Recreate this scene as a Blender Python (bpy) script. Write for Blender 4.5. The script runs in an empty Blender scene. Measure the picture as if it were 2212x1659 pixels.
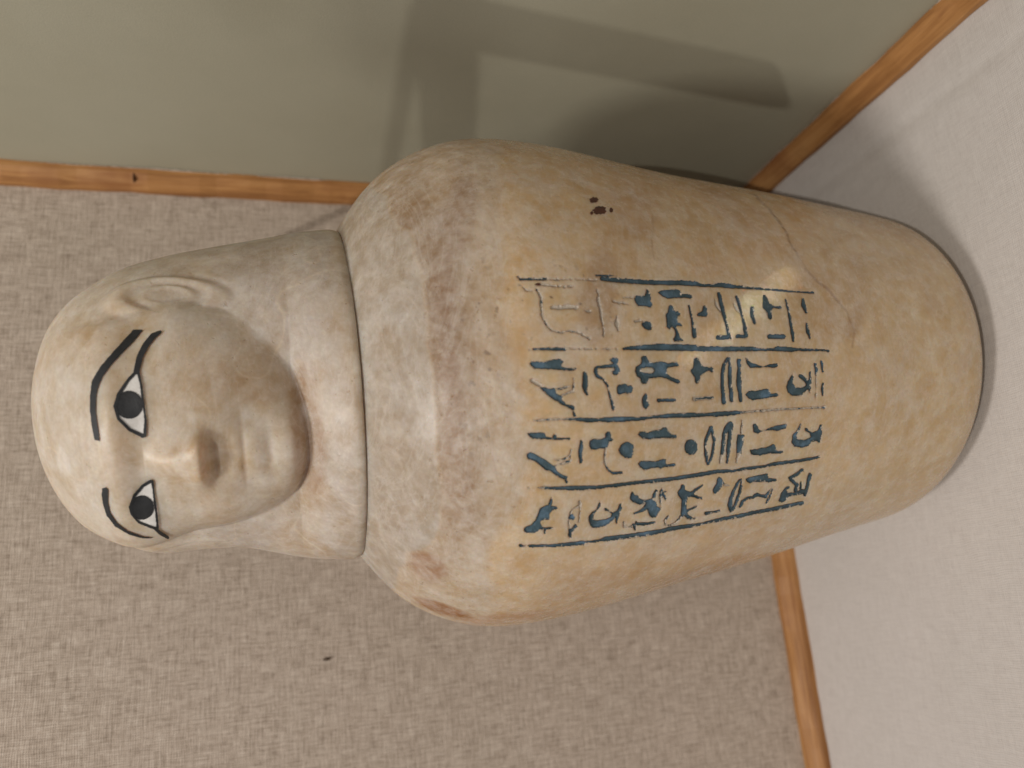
import bpy, bmesh, math, random
import numpy as np
from mathutils import Vector, Matrix
from mathutils.bvhtree import BVHTree

# ------------------------------------------------------------------ basics
S = 0.30                                  # camera height above the shelf in metres; all h-units are multiplied by S
F, PHI, ROLL = 1750.0, 0.28025, -0.00401  # focal length in px of a 2212 px wide frame, pitch, roll
K = 2212.0 / 4032.0
scene = bpy.context.scene
COL = scene.collection
rng = np.random.default_rng(7)
random.seed(7)

# camera basis (upright: r right, u up, fw forward); the phone was held turned by 90 degrees
_f = np.array([0, math.cos(PHI), -math.sin(PHI)]); _r = np.array([1.0, 0, 0]); _u = np.array([0, math.sin(PHI), math.cos(PHI)])
c_, s_ = math.cos(ROLL), math.sin(ROLL)
CR, CU, CF = c_ * _r + s_ * _u, -s_ * _r + c_ * _u, _f
CO = np.array([0, 0, 1.0])

def proj(P):
    """h-unit points -> full photograph pixels"""
    d = P - CO
    Z = d @ CF
    return np.stack([(1106 + -F * (d @ CU) / Z) / K, (829.5 - F * (d @ CR) / Z) / K], -1)

def rays(px):
    px = np.asarray(px, float) * K
    vv = (px[..., 0] - 1106) / F; uu = (829.5 - px[..., 1]) / F
    d = CF + uu[..., None] * CR - vv[..., None] * CU
    return d / np.linalg.norm(d, axis=-1, keepdims=True)

cam = bpy.data.cameras.new("camera")
cam.sensor_fit = 'HORIZONTAL'; cam.sensor_width = 36.0; cam.lens = 36.0 * F / 2212.0
cam.clip_start = 0.01; cam.clip_end = 50
cam_o = bpy.data.objects.new("camera", cam); COL.objects.link(cam_o)
X, Y, Z = -CU, CR, -CF
cam_o.matrix_world = Matrix(((X[0], Y[0], Z[0], 0), (X[1], Y[1], Z[1], 0), (X[2], Y[2], Z[2], S), (0, 0, 0, 1)))
cam.dof.use_dof = True; cam.dof.focus_distance = 0.30; cam.dof.aperture_fstop = 7.5
scene.camera = cam_o

world = bpy.data.worlds.new("World"); scene.world = world; world.use_nodes = True
bg = world.node_tree.nodes["Background"]
bg.inputs[0].default_value = (1.0, 0.965, 0.99, 1); bg.inputs[1].default_value = 0.265

def area_lamp(name, loc, target, size, power, color):
    l = bpy.data.lights.new(name, 'AREA'); l.shape = 'DISK'; l.size = size; l.energy = power; l.color = color
    o = bpy.data.objects.new(name, l); COL.objects.link(o)
    o.location = loc
    o.rotation_euler = (Vector(target) - Vector(loc)).to_track_quat('-Z', 'Y').to_euler()
    return o
LD = np.array([-0.1206, -0.684, 0.719])        # towards the gallery spotlight
KEY = np.array([0.0, 0.348, 0.18]) + LD * 2.2
pl = bpy.data.lights.new("gallery_spotlight", 'POINT'); pl.energy = 50.0; pl.color = (1.0, 0.95, 0.89); pl.shadow_soft_size = 0.007
plo = bpy.data.objects.new("gallery_spotlight", pl); COL.objects.link(plo); plo.location = tuple(KEY)
area_lamp("ceiling_lamp", tuple(np.array([0.0, 0.348, 0.18]) + np.array([-0.290, -0.440, 0.850]) * 1.3), (0.0, 0.348, 0.18), 0.17, 6.8, (1.0, 0.95, 0.90))
# added lamp: its sliver of light imitates glare of the case glass
gl = bpy.data.lights.new("added_glint_lamp", 'AREA'); gl.shape = 'RECTANGLE'; gl.size = 0.056; gl.size_y = 0.0035; gl.spread = math.radians(1.2); gl.energy = 0.0007; gl.color = (0.86, 0.92, 1.0)
glo = bpy.data.objects.new("added_glint_lamp", gl); COL.objects.link(glo)
_p = Vector((0.024, 0.2565, 0.140)); _b = (Vector((0.15, -0.45, 0.36))).normalized(); _x = Vector((0.045, 0.023, -0.070)); _x = (_x - _x.dot(_b) * _b).normalized(); _y = _b.cross(_x)
_q = _p + _b * 0.42
glo.matrix_world = Matrix(((_x[0], _y[0], _b[0], _q[0]), (_x[1], _y[1], _b[1], _q[1]), (_x[2], _y[2], _b[2], _q[2]), (0, 0, 0, 1)))

vs = scene.view_settings
vs.view_transform = 'Standard'; vs.look = 'None'; vs.exposure = 0.0; vs.gamma = 1.0
scene.render.engine = 'CYCLES'
scene.cycles.max_bounces = 5; scene.cycles.diffuse_bounces = 3; scene.cycles.glossy_bounces = 2
scene.render.resolution_x = 1024; scene.render.resolution_y = 768

# ------------------------------------------------------------------ helpers
def mesh_from(name, V, faces4=None, faces=None, smooth=True):
    me = bpy.data.meshes.new(name)
    if faces4 is not None:
        faces4 = np.asarray(faces4, np.int32)
        n = len(faces4)
        me.vertices.add(len(V)); me.vertices.foreach_set("co", np.asarray(V, np.float32).ravel())
        me.loops.add(n * 4); me.loops.foreach_set("vertex_index", faces4.ravel())
        me.polygons.add(n); me.polygons.foreach_set("loop_start", np.arange(0, n * 4, 4, dtype=np.int32))
        me.update(calc_edges=True); me.validate()
    else:
        me.from_pydata([tuple(v) for v in V], [], faces); me.update()
    if smooth:
        me.polygons.foreach_set("use_smooth", np.ones(len(me.polygons), bool))
    return me

def obj(name, me, mat, parent=None):
    o = bpy.data.objects.new(name, me); COL.objects.link(o)
    if mat: me.materials.append(mat)
    if parent: o.parent = parent
    return o

def attr(me, name, vals):
    a = me.attributes.new(name, 'FLOAT', 'POINT'); a.data.foreach_set("value", np.asarray(vals, np.float32).ravel())

def attr_col(me, name, rgb):
    a = me.attributes.new(name, 'FLOAT_COLOR', 'POINT')
    a.data.foreach_set("color", np.concatenate([rgb, np.ones((len(rgb), 1))], 1).astype(np.float32).ravel())

_T = {}
def _tab(seed):
    if seed not in _T: _T[seed] = np.random.default_rng(seed).random(32768).astype(np.float32)
    return _T[seed]
def vnoise(P, seed=0):
    T = _tab(seed)
    P = np.asarray(P, np.float32); i = np.floor(P).astype(np.int32); t = P - i; t = t * t * (3 - 2 * t); out = 0
    for dx in (0, 1):
        for dy in (0, 1):
            for dz in (0, 1):
                w = (t[..., 0] if dx else 1 - t[..., 0]) * (t[..., 1] if dy else 1 - t[..., 1]) * (t[..., 2] if dz else 1 - t[..., 2])
                out = out + w * T[(((i[..., 0] + dx) & 31) << 10) + (((i[..., 1] + dy) & 31) << 5) + ((i[..., 2] + dz) & 31)]
    return out * 2 - 1

def fbm(P, octs=4, seed=0):
    o = 0; a = 1.0; n = 0
    for k in range(octs):
        o = o + a * vnoise(np.asarray(P) * 2 ** k + 7.3 * k, seed + k); n += a; a *= 0.55
    return o / n

def sstep(a, b, x):
    t = np.clip((x - a) / (b - a), 0, 1); return t * t * (3 - 2 * t)

def lin(r, g, b):
    f = lambda c: (c / 255 / 12.92) if c / 255 <= 0.04045 else ((c / 255 + 0.055) / 1.055) ** 2.4
    return (f(r), f(g), f(b))

class NT:
    def __init__(self, name):
        self.m = bpy.data.materials.new(name); self.m.use_nodes = True
        self.t = self.m.node_tree; self.b = self.t.nodes["Principled BSDF"]
    def n(self, typ, **kw):
        nd = self.t.nodes.new(typ)
        for k, v in kw.items():
            if k.startswith('i_'):
                key = k[2:]; key = int(key) if key.isdigit() else key.replace('_', ' ')
                nd.inputs[key].default_value = v
            else: setattr(nd, k, v)
        return nd
    def l(self, a, b): self.t.links.new(a, b)
    def noise(self, vec, scale, detail=6, rough=0.6, dist=0.0):
        nd = self.n('ShaderNodeTexNoise'); nd.inputs['Scale'].default_value = scale; nd.inputs['Detail'].default_value = detail
        nd.inputs['Roughness'].default_value = rough; nd.inputs['Distortion'].default_value = dist
        if vec is not None: self.l(vec, nd.inputs['Vector'])
        return nd.outputs['Fac']
    def ramp(self, fac, stops):
        nd = self.n('ShaderNodeValToRGB'); e = nd.color_ramp.elements
        while len(e) < len(stops): e.new(0.5)
        for k, (p, c) in enumerate(stops):
            e[k].position = p; e[k].color = (c[0], c[1], c[2], 1) if hasattr(c, '__len__') else (c, c, c, 1)
        self.l(fac, nd.inputs[0]); return nd.outputs[0]
    def mix(self, fac, a, b, mode='MIX'):
        nd = self.n('ShaderNodeMix', data_type='RGBA', blend_type=mode)
        for s, v in ((nd.inputs[0], fac), (nd.inputs[6], a), (nd.inputs[7], b)):
            if hasattr(v, 'is_linked') or isinstance(v, bpy.types.NodeSocket): self.l(v, s)
            elif hasattr(v, '__len__'): s.default_value = (v[0], v[1], v[2], 1)
            else: s.default_value = v
        return nd.outputs[2]
    def math(self, op, a, b=0.5):
        nd = self.n('ShaderNodeMath', operation=op)
        for s, v in ((nd.inputs[0], a), (nd.inputs[1], b)):
            if isinstance(v, bpy.types.NodeSocket): self.l(v, s)
            else: s.default_value = v
        return nd.outputs[0]
    def mapping(self, vec, scale=(1, 1, 1), rot=(0, 0, 0)):
        nd = self.n('ShaderNodeMapping'); nd.inputs['Scale'].default_value = scale; nd.inputs['Rotation'].default_value = rot
        self.l(vec, nd.inputs['Vector']); return nd.outputs[0]
    def coord(self, which='Object'): return self.n('ShaderNodeTexCoord').outputs[which]
    def attr(self, name, out='Color'): return self.n('ShaderNodeAttribute', attribute_name=name).outputs[out]
    def bump(self, h, strength, dist, prev=None):
        nd = self.n('ShaderNodeBump'); nd.inputs['Strength'].default_value = strength; nd.inputs['Distance'].default_value = dist
        self.l(h, nd.inputs['Height'])
        if prev is not None: self.l(prev, nd.inputs['Normal'])
        return nd.outputs[0]

# ------------------------------------------------------------------ materials
def alabaster(name, rough_lo, rough_hi):
    M = NT(name); co = M.coord(); tint = M.attr('tint'); pol = M.attr('polish', 'Fac')
    n1 = M.noise(co, 55, 5, 0.62, 0.9); n2 = M.noise(co, 190, 4, 0.65, 0.0); n3 = M.noise(co, 700, 1, 0.6)
    vein = M.noise(M.mapping(co, (26, 26, 60), (0.3, 0.5, 0.2)), 1.0, 4, 0.6, 2.2)
    c = M.mix(M.ramp(n1, [(0.34, 0.0), (0.64, 0.78)]), tint, M.mix(1.0, tint, (0.80, 0.70, 0.55), 'MULTIPLY'))
    c = M.mix(M.ramp(n2, [(0.38, 0.0), (0.68, 0.55)]), c, M.mix(0.55, c, (0.80, 0.76, 0.70)))
    cloud = M.noise(co, 40, 5, 0.66, 1.6); brn = M.noise(M.mapping(co, (1, 1, 1.8), (0.4, 0.2, 0)), 21, 5, 0.62, 0.8)
    c = M.mix(M.ramp(brn, [(0.46, 0.0), (0.70, 0.46)]), c, M.mix(1.0, c, (0.80, 0.68, 0.54), 'MULTIPLY'))
    c = M.mix(M.ramp(cloud, [(0.50, 0.0), (0.72, 0.40)]), c, (0.70, 0.63, 0.55))
    vl = M.ramp(M.math('ABSOLUTE', M.math('SUBTRACT', vein, 0.5)), [(0.0, 1.0), (0.012, 0.55), (0.04, 0.0)])
    c = M.mix(M.math('MULTIPLY', vl, 0.15), c, (0.78, 0.73, 0.65))
    pit = M.ramp(M.noise(co, 420, 2, 0.5), [(0.68, 0.0), (0.75, 1.0)])
    c = M.mix(M.math('MULTIPLY', pit, M.math('SUBTRACT', 0.55, M.math('MULTIPLY', pol, 0.4))), c, M.mix(1.0, c, (0.62, 0.5, 0.38), 'MULTIPLY'))
    c = M.mix(M.ramp(n3, [(0.3, 0.0), (0.7, 0.16)]), c, (0.30, 0.23, 0.15))
    M.l(c, M.b.inputs['Base Color'])
    rg = M.math('ADD', M.math('MULTIPLY', M.math('SUBTRACT', 1.0, pol), rough_hi - rough_lo), rough_lo)
    rg = M.math('ADD', rg, M.math('MULTIPLY', M.math('SUBTRACT', n2, 0.5), 0.22))
    M.l(rg, M.b.inputs['Roughness'])
    M.b.inputs['Subsurface Weight'].default_value = 0.50
    M.b.inputs['Subsurface Radius'].default_value = (1.0, 0.55, 0.25)
    M.b.inputs['Subsurface Scale'].default_value = 0.012
    M.b.inputs['Specular IOR Level'].default_value = 0.38
    hb = M.math('ADD', M.math('MULTIPLY', n2, 0.6), M.math('MULTIPLY', pit, -0.5))
    st = M.math('SUBTRACT', 1.0, M.math('MULTIPLY', pol, 0.75))
    nb = M.bump(M.math('MULTIPLY', hb, st), 0.35, 0.0012)
    M.l(nb, M.b.inputs['Normal'])
    return M.m

def paint_blue():
    M = NT('blue_pigment'); co = M.coord(); wear = M.attr('wear', 'Fac'); edge = M.attr('edge', 'Fac')
    n = M.noise(co, 150, 5, 0.6); n2 = M.noise(co, 900, 4, 0.7); n3 = M.noise(co, 60, 3)
    c = M.ramp(n, [(0.30, (0.044, 0.070, 0.086)), (0.47, (0.068, 0.114, 0.138)), (0.66, (0.130, 0.215, 0.295))])
    c = M.mix(M.ramp(n3, [(0.45, 0.0), (0.62, 0.65)]), c, (0.056, 0.085, 0.088))
    c = M.mix(M.ramp(n2, [(0.58, 0.0), (0.72, 0.55)]), c, (0.20, 0.25, 0.28))
    c = M.mix(M.math('MULTIPLY', edge, 0.55), c, (0.030, 0.042, 0.044))
    # flaked-off places show pale filler and bare stone
    th = M.math('ADD', M.math('MULTIPLY', wear, 0.33), M.math('MULTIPLY', edge, 0.13))
    fl = M.math('GREATER_THAN', M.math('ADD', M.noise(co, 520, 5, 0.7), th), 0.70)
    c = M.mix(fl, c, M.mix(n2, (0.40, 0.34, 0.27), (0.66, 0.58, 0.47)))
    M.l(c, M.b.inputs['Base Color']); M.b.inputs['Roughness'].default_value = 0.72
    M.b.inputs['Specular IOR Level'].default_value = 0.25
    M.l(M.bump(n2, 0.6, 0.0006), M.b.inputs['Normal'])
    return M.m

def plain_paint(name, c0, c1, rough, bump=0.25, scale=260):
    M = NT(name); co = M.coord(); n = M.noise(co, scale, 6, 0.65)
    M.l(M.ramp(n, [(0.3, c0), (0.7, c1)]), M.b.inputs['Base Color']); M.b.inputs['Roughness'].default_value = rough
    M.l(M.bump(n, bump, 0.0008), M.b.inputs['Normal']); return M.m

def linen(name, dark, mid, light, thread, slub, bump):
    """woven cloth; object x and y run along weft and warp"""
    M = NT(name); co = M.coord()
    wn = M.n('ShaderNodeTexNoise'); wn.inputs['Scale'].default_value = 60; wn.inputs['Detail'].default_value = 1; M.l(co, wn.inputs['Vector'])
    wm = M.n('ShaderNodeVectorMath', operation='MULTIPLY_ADD'); M.l(wn.outputs['Color'], wm.inputs[0]); wm.inputs[1].default_value = (0.003, 0.003, 0); M.l(co, wm.inputs[2]); wv = wm.outputs[0]
    def threads(sc, ph):
        nd = M.n('ShaderNodeTexWave', wave_type='BANDS', bands_direction=ph, wave_profile='SIN')
        nd.inputs['Scale'].default_value = thread; nd.inputs['Distortion'].default_value = 0.0; nd.inputs['Detail'].default_value = 0
        M.l(wv, nd.inputs['Vector']); return nd.outputs['Fac']
    tx, ty = threads(1, 'X'), threads(1, 'Y')
    sx = M.noise(M.mapping(co, (70, 900, 1)), 1.0, 3, 0.65); sy = M.noise(M.mapping(co, (900, 70, 1)), 1.0, 3, 0.65)
    bx = M.noise(M.mapping(co, (210, 1400, 1)), 1.0, 3, 0.6); by = M.noise(M.mapping(co, (1400, 210, 1)), 1.0, 3, 0.6)
    blot = M.noise(co, 130, 3, 0.6)
    a = M.math('ADD', M.math('MULTIPLY', M.math('ADD', sx, sy), 0.75 * slub), M.math('MULTIPLY', M.math('ADD', bx, by), 0.5 * slub))
    a = M.math('ADD', a, M.math('MULTIPLY', blot, 0.30 * slub))
    a = M.math('ADD', a, M.math('MULTIPLY', M.math('ADD', tx, ty), 0.055))
    a = M.math('ADD', a, 0.5 - 0.5 * (2.80 * slub) - 0.055)
    c = M.ramp(a, [(0.30, dark), (0.5, mid), (0.70, light)])
    big = M.noise(co, 7, 3)
    c = M.mix(M.ramp(big, [(0.35, 0.0), (0.7, 0.30)]), c, M.mix(1.0, c, (0.84, 0.86, 0.83), 'MULTIPLY'))
    M.l(c, M.b.inputs['Base Color']); M.b.inputs['Roughness'].default_value = 0.92
    M.b.inputs['Specular IOR Level'].default_value = 0.12
    M.b.inputs['Sheen Weight'].default_value = 0.08
    h = M.math('ADD', M.math('MULTIPLY', M.math('ADD', tx, ty), 0.35), M.math('ADD', bx, by))
    M.l(M.bump(h, bump, 0.0012), M.b.inputs['Normal'])
    return M.m

def olive_paint():
    M = NT('olive_wall_paint'); co = M.coord(); n = M.noise(co, 9, 4, 0.5); f = M.noise(co, 1100, 3, 0.6); m = M.noise(co, 60, 4)
    c = M.ramp(n, [(0.3, lin(170, 166, 145)), (0.7, lin(180, 177, 157))])
    c = M.mix(M.ramp(f, [(0.35, 0.0), (0.7, 0.16)]), c, lin(142, 137, 114))
    c = M.mix(M.ramp(m, [(0.5, 0.0), (0.75, 0.12)]), c, lin(188, 182, 160))
    M.l(c, M.b.inputs['Base Color']); M.b.inputs['Roughness'].default_value = 0.55; M.b.inputs['Specular IOR Level'].default_value = 0.3
    M.l(M.bump(M.math('ADD', f, m), 0.10, 0.001), M.b.inputs['Normal']); return M.m

def wood():
    M = NT('varnished_wood'); co = M.coord()
    n = M.noise(M.mapping(co, (9, 160, 160)), 1.0, 7, 0.6, 0.8); n2 = M.noise(M.mapping(co, (30, 900, 900)), 1.0, 4, 0.6); kn = M.noise(co, 22, 3)
    c = M.ramp(n, [(0.28, lin(132, 88, 50)), (0.48, lin(178, 128, 76)), (0.70, lin(204, 156, 102))])
    c = M.mix(M.ramp(n2, [(0.35, 0.0), (0.7, 0.35)]), c, lin(132, 82, 44))
    c = M.mix(M.ramp(kn, [(0.52, 0.0), (0.7, 0.55)]), c, lin(134, 82, 48))
    M.l(c, M.b.inputs['Base Color']); M.b.inputs['Roughness'].default_value = 0.5; M.b.inputs['Specular IOR Level'].default_value = 0.3
    M.l(M.bump(n2, 0.2, 0.0008), M.b.inputs['Normal']); return M.m

MAT_BODY = alabaster('honey_alabaster', 0.26, 0.50)
MAT_LID = alabaster('pale_alabaster', 0.38, 0.56)
MAT_BLUE = paint_blue()
MAT_BLACK = plain_paint('black_eye_paint', (0.006, 0.0065, 0.007), (0.019, 0.020, 0.021), 0.62)
MAT_WHITE = plain_paint('white_eye_paint', lin(205, 200, 192), lin(232, 229, 223), 0.5)
MAT_SPOT = plain_paint('dark_brown_residue', lin(52, 26, 18), lin(92, 50, 32), 0.5)
MAT_WALL = linen('coarse_linen', lin(136, 121, 106), lin(190, 174, 158), lin(223, 210, 195), 300, 0.52, 0.35)
MAT_FLOOR = linen('fine_pale_cloth', lin(182, 174, 167), lin(208, 201, 195), lin(222, 216, 210), 330, 0.28, 0.25)
MAT_OLIVE = olive_paint()
MAT_WOOD = wood()
MAT_CAULK = plain_paint('white_paint_residue', lin(170, 158, 140), lin(222, 214, 200), 0.8)
MAT_GAP = plain_paint('dark_joint', lin(40, 26, 16), lin(62, 40, 24), 0.9)

# ------------------------------------------------------------------ setting: corner of the display case
CX, CY, YAW, TB = 0.39206, 1.65943, 0.2773, 0.03175
C0 = np.array([CX, CY, 0.0])
UB = np.array([-math.cos(YAW), -math.sin(YAW), 0]); UR = np.array([math.sin(YAW), -math.cos(YAW), 0]); UZ = np.array([0, 0, 1.0])

def frame_mat(o, ax, ay, az):
    return Matrix(((ax[0], ay[0], az[0], o[0]), (ax[1], ay[1], az[1], o[1]), (ax[2], ay[2], az[2], o[2]), (0, 0, 0, 1)))

def sheet(name, mat, origin, ax, ay, lx, ly, nx, ny, hfun=None, out=True):
    """slab with a finely divided face; local x,y in the sheet, z its normal"""
    az = np.cross(ax, ay)
    xs = np.linspace(lx[0], lx[1], nx); ys = np.linspace(ly[0], ly[1], ny)
    A, B = np.meshgrid(xs, ys, indexing='ij')
    H = hfun(A, B) if hfun else 0 * A
    V = np.stack([A, B, H], -1).reshape(-1, 3)
    idx = np.arange(nx * ny).reshape(nx, ny)
    Q = np.stack([idx[:-1, :-1], idx[1:, :-1], idx[1:, 1:], idx[:-1, 1:]], -1).reshape(-1, 4)
    # back face and rim
    base = len(V); t = -0.012 * (1 if out else -1)
    cor = [(lx[0], ly[0], t), (lx[1], ly[0], t), (lx[1], ly[1], t), (lx[0], ly[1], t)]
    V = np.concatenate([V, np.array(cor)])
    Q = np.concatenate([Q, np.array([[base + 3, base + 2, base + 1, base]])])
    me = mesh_from(name, V, Q)
    o = obj(name, me, mat); o.matrix_world = frame_mat(origin * S, ax, ay, az)
    o["kind"] = "structure"
    return o

floor = sheet("shelf_cloth", MAT_FLOOR, C0, UB, UR, (-0.02 * S, 2.1 * S), (-0.02 * S, 1.9 * S), 260, 260,
    lambda a, b: 0.0004 * np.exp(-((a / S - 0.118 - 0.03 * np.sin(b / S * 2.0)) / 0.012) ** 2) * (0.6 + 0.4 * np.sin(b / S * 5))
               - 0.0008 * np.exp(-((a / S - 0.088 - 0.03 * np.sin(b / S * 2.0)) / 0.010) ** 2)
               + 0.0004 * fbm(np.stack([a / S * 9, b / S * 9, 0 * a], -1), 3, 3)
               - 0.0006 * sstep(0.08, 0.0, a / S))
back_wall = sheet("linen_wall", MAT_WALL, C0 + UZ * 0, UB, UZ, (-0.02 * S, 2.2 * S), (0.0, 1.9 * S), 60, 60,
    lambda a, b: 0.0006 * fbm(np.stack([a / S * 4, b / S * 4, 0 * a + 5], -1), 3, 5), False)
side_wall = sheet("painted_side_wall", MAT_OLIVE, C0, UZ, UR, (0.0, 1.9 * S), (-0.02 * S, 2.0 * S), 40, 40, None, False)

# wood beads: quarter-round-ish profile swept along an edge
def bead(name, label, d, a, b, l0, l1, profile):
    """d runs along the bead, a and b lie in the two walls that meet there"""
    n = 60; ls = np.linspace(l0, l1, n); prof = np.array(profile); m = len(prof)
    V = []
    for i, l in enumerate(ls):
        for p in prof:
            w = 0.0003 * math.sin(l * 31 + p[0] * 90) + 0.0002 * math.sin(l * 77 + 1.3)
            V.append((l * S, (p[0]) * S + (w if p[0] > 0.003 else 0), (p[1]) * S + (w if p[1] > 0.003 else 0)))
    idx = np.arange(n * m).reshape(n, m)
    Q = np.stack([idx[:-1, :-1], idx[1:, :-1], idx[1:, 1:], idx[:-1, 1:]], -1).reshape(-1, 4)
    faces = [tuple(q) for q in Q.tolist()]
    faces += [(i * m + m - 1, (i + 1) * m + m - 1, (i + 1) * m, i * m) for i in range(n - 1)]
    faces += [tuple(range(m - 1, -1, -1)), tuple((n - 1) * m + k for k in range(m))]
    me = mesh_from(name, V, None, faces, smooth=False)
    bm = bmesh.new(); bm.from_mesh(me); bmesh.ops.recalc_face_normals(bm, faces=bm.faces); bm.to_mesh(me); bm.free()
    o = obj(name, me, MAT_WOOD)
    o.matrix_world = frame_mat(C0 * S, d, a, b)
    o["label"] = label; o["category"] = "trim"; o["group"] = "wooden beads in the corner of the case"
    return o
t = TB * 1.08
PROF = [(0.0004, 0.0004), (t, 0.0004), (t * 1.0, t * 0.30), (t * 0.93, t * 0.42), (t * 0.80, t * 0.60), (t * 0.60, t * 0.80), (t * 0.42, t * 0.93), (t * 0.30, t), (0.0004, t)]
bead_b = bead("wood_bead", "horizontal wooden bead along the foot of the linen wall left of the jar", UB, UR, UZ, 0.0, 2.1, PROF)
bead_r = bead("wood_bead", "slanting wooden bead along the foot of the olive wall right of the jar", UR, UB, UZ, t + 0.001, 1.9, PROF)
bead_v = bead("wood_bead", "upright wooden bead in the corner between linen and olive wall", UZ, UB, UR, t + 0.001, 1.8, PROF)

def ragged(name, parent, d_len, at_a, at_b, flat, seed):
    """thin ragged line of wall paint left along a bead edge (bead-local coordinates)"""
    r = random.Random(seed); n = 420; V = []; Fc = []
    for i in range(n):
        l = d_len[0] + (d_len[1] - d_len[0]) * i / (n - 1)
        w = max(0.0, 0.0010 + 0.0007 * math.sin(l * 23 + seed) + r.uniform(-0.0007, 0.0006)) * (1 if math.sin(l * 9 + seed * 2) > -0.55 else 0.15)
        lift = 0.0005
        if flat == 'b': V += [(l * S, at_a * S - 0.0004, at_b * S + lift), (l * S, at_a * S + w, at_b * S + lift)]
        else: V += [(l * S, at_a * S + lift, at_b * S - 0.0004), (l * S, at_a * S + lift, at_b * S + w)]
    for i in range(n - 1): Fc.append((2 * i, 2 * i + 2, 2 * i + 3, 2 * i + 1))
    me = mesh_from(name, V, None, Fc); return obj(name, me, MAT_CAULK, parent)
ragged("paint_edge", bead_r, (0.04, 1.8), 0.0, t, 'a', 3)
ragged("paint_edge", bead_v, (0.04, 1.75), 0.0, t, 'a', 5)
# saw cut across the upright bead
bm = bmesh.new(); bmesh.ops.create_cube(bm, size=1.0)
for v in bm.verts: v.co = Vector((1.255 * S + v.co.x * 0.0005, t * 0.36 * S + v.co.y * t * 0.70 * S, t * 0.72 * S + v.co.z * t * 0.575 * S))
me = bpy.data.meshes.new("saw_cut"); bm.to_mesh(me); bm.free(); obj("saw_cut", me, MAT_GAP, bead_v)

# bars of the glass case's frame, above the shelf and out of the picture: they shade the painted wall
def wall_pt(u, z): return (C0 + UR * u) * S + np.array([0, 0, z * S])
def case_bar(p, q, w):
    k = 0.40 / 2.2
    a, b = [v + (KEY - v) * k for v in (p, q)]; ax = (b - a) / np.linalg.norm(b - a)
    up = LD / np.linalg.norm(LD); sd = np.cross(up, ax); sd /= np.linalg.norm(sd); up = np.cross(ax, sd)
    bm = bmesh.new(); bmesh.ops.create_cube(bm, size=1.0)
    for v in bm.verts: v.co = Vector((v.co.x * np.linalg.norm(b - a), v.co.y * w * (1 - k), v.co.z * 0.012))
    bmesh.ops.bevel(bm, geom=bm.edges[:], offset=min(0.0015, w * 0.2), segments=2, affect='EDGES')
    me = bpy.data.meshes.new("case_frame"); bm.to_mesh(me); bm.free()
    o = obj("case_frame", me, MAT_WOOD); o["kind"] = "structure"
    o.matrix_world = frame_mat((a + b) / 2, ax, sd, up)
case_bar(wall_pt(0.60, 0.778), wall_pt(-0.25, 0.605), 0.0155)
case_bar(wall_pt(0.512, 0.745), wall_pt(0.45, 0.17), 0.018)
case_bar(wall_pt(0.535, 0.805), wall_pt(-0.2, 0.785), 0.0035)

# ------------------------------------------------------------------ jar body
D0 = 1.15958
ZK = np.array([0, .03, .08, .18, .32, .46, .58, .68, .76, .82, .87, .905])
RK = np.array([0.1999, 0.2332, 0.2542, 0.2706, 0.2935, 0.3135, 0.3334, 0.3445, 0.3391, 0.3142, 0.272, 0.2245])
CK = np.array([0.0253, 0.0181, 0.0078, 0.0023, -0.0112]); CZ = np.array([0, .22, .45, .68, .905])
TAU = math.radians(3.6)

def ncub(zk, v):
    n = len(zk); h = np.diff(zk); A = np.zeros((n, n)); b = np.zeros(n); A[0, 0] = A[-1, -1] = 1
    for i in range(1, n - 1):
        A[i, i - 1] = h[i - 1]; A[i, i] = 2 * (h[i - 1] + h[i]); A[i, i + 1] = h[i]
        b[i] = 3 * ((v[i + 1] - v[i]) / h[i] - (v[i] - v[i - 1]) / h[i - 1])
    c = np.linalg.solve(A, b)
    def g(z):
        z = np.clip(z, zk[0], zk[-1]); i = np.clip(np.searchsorted(zk, z) - 1, 0, n - 2); tt = z - zk[i]
        B = (v[i + 1] - v[i]) / h[i] - h[i] * (2 * c[i] + c[i + 1]) / 3; Dd = (c[i + 1] - c[i]) / (3 * h[i])
        return v[i] + B * tt + c[i] * tt * tt + Dd * tt ** 3
    zt = np.linspace(zk[0], zk[-1], 4001); vt = g(zt); sc = 4000.0 / (zk[-1] - zk[0])
    def f(z):
        q = np.clip((np.asarray(z, float) - zk[0]) * sc, 0, 3999.999); i = q.astype(np.int32); a = q - i
        return vt[i] * (1 - a) + vt[i + 1] * a
    return f
rf, cf = ncub(ZK, RK), ncub(CZ, CK)
tauf = lambda z: TAU * sstep(0, 0.5, z)

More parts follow.
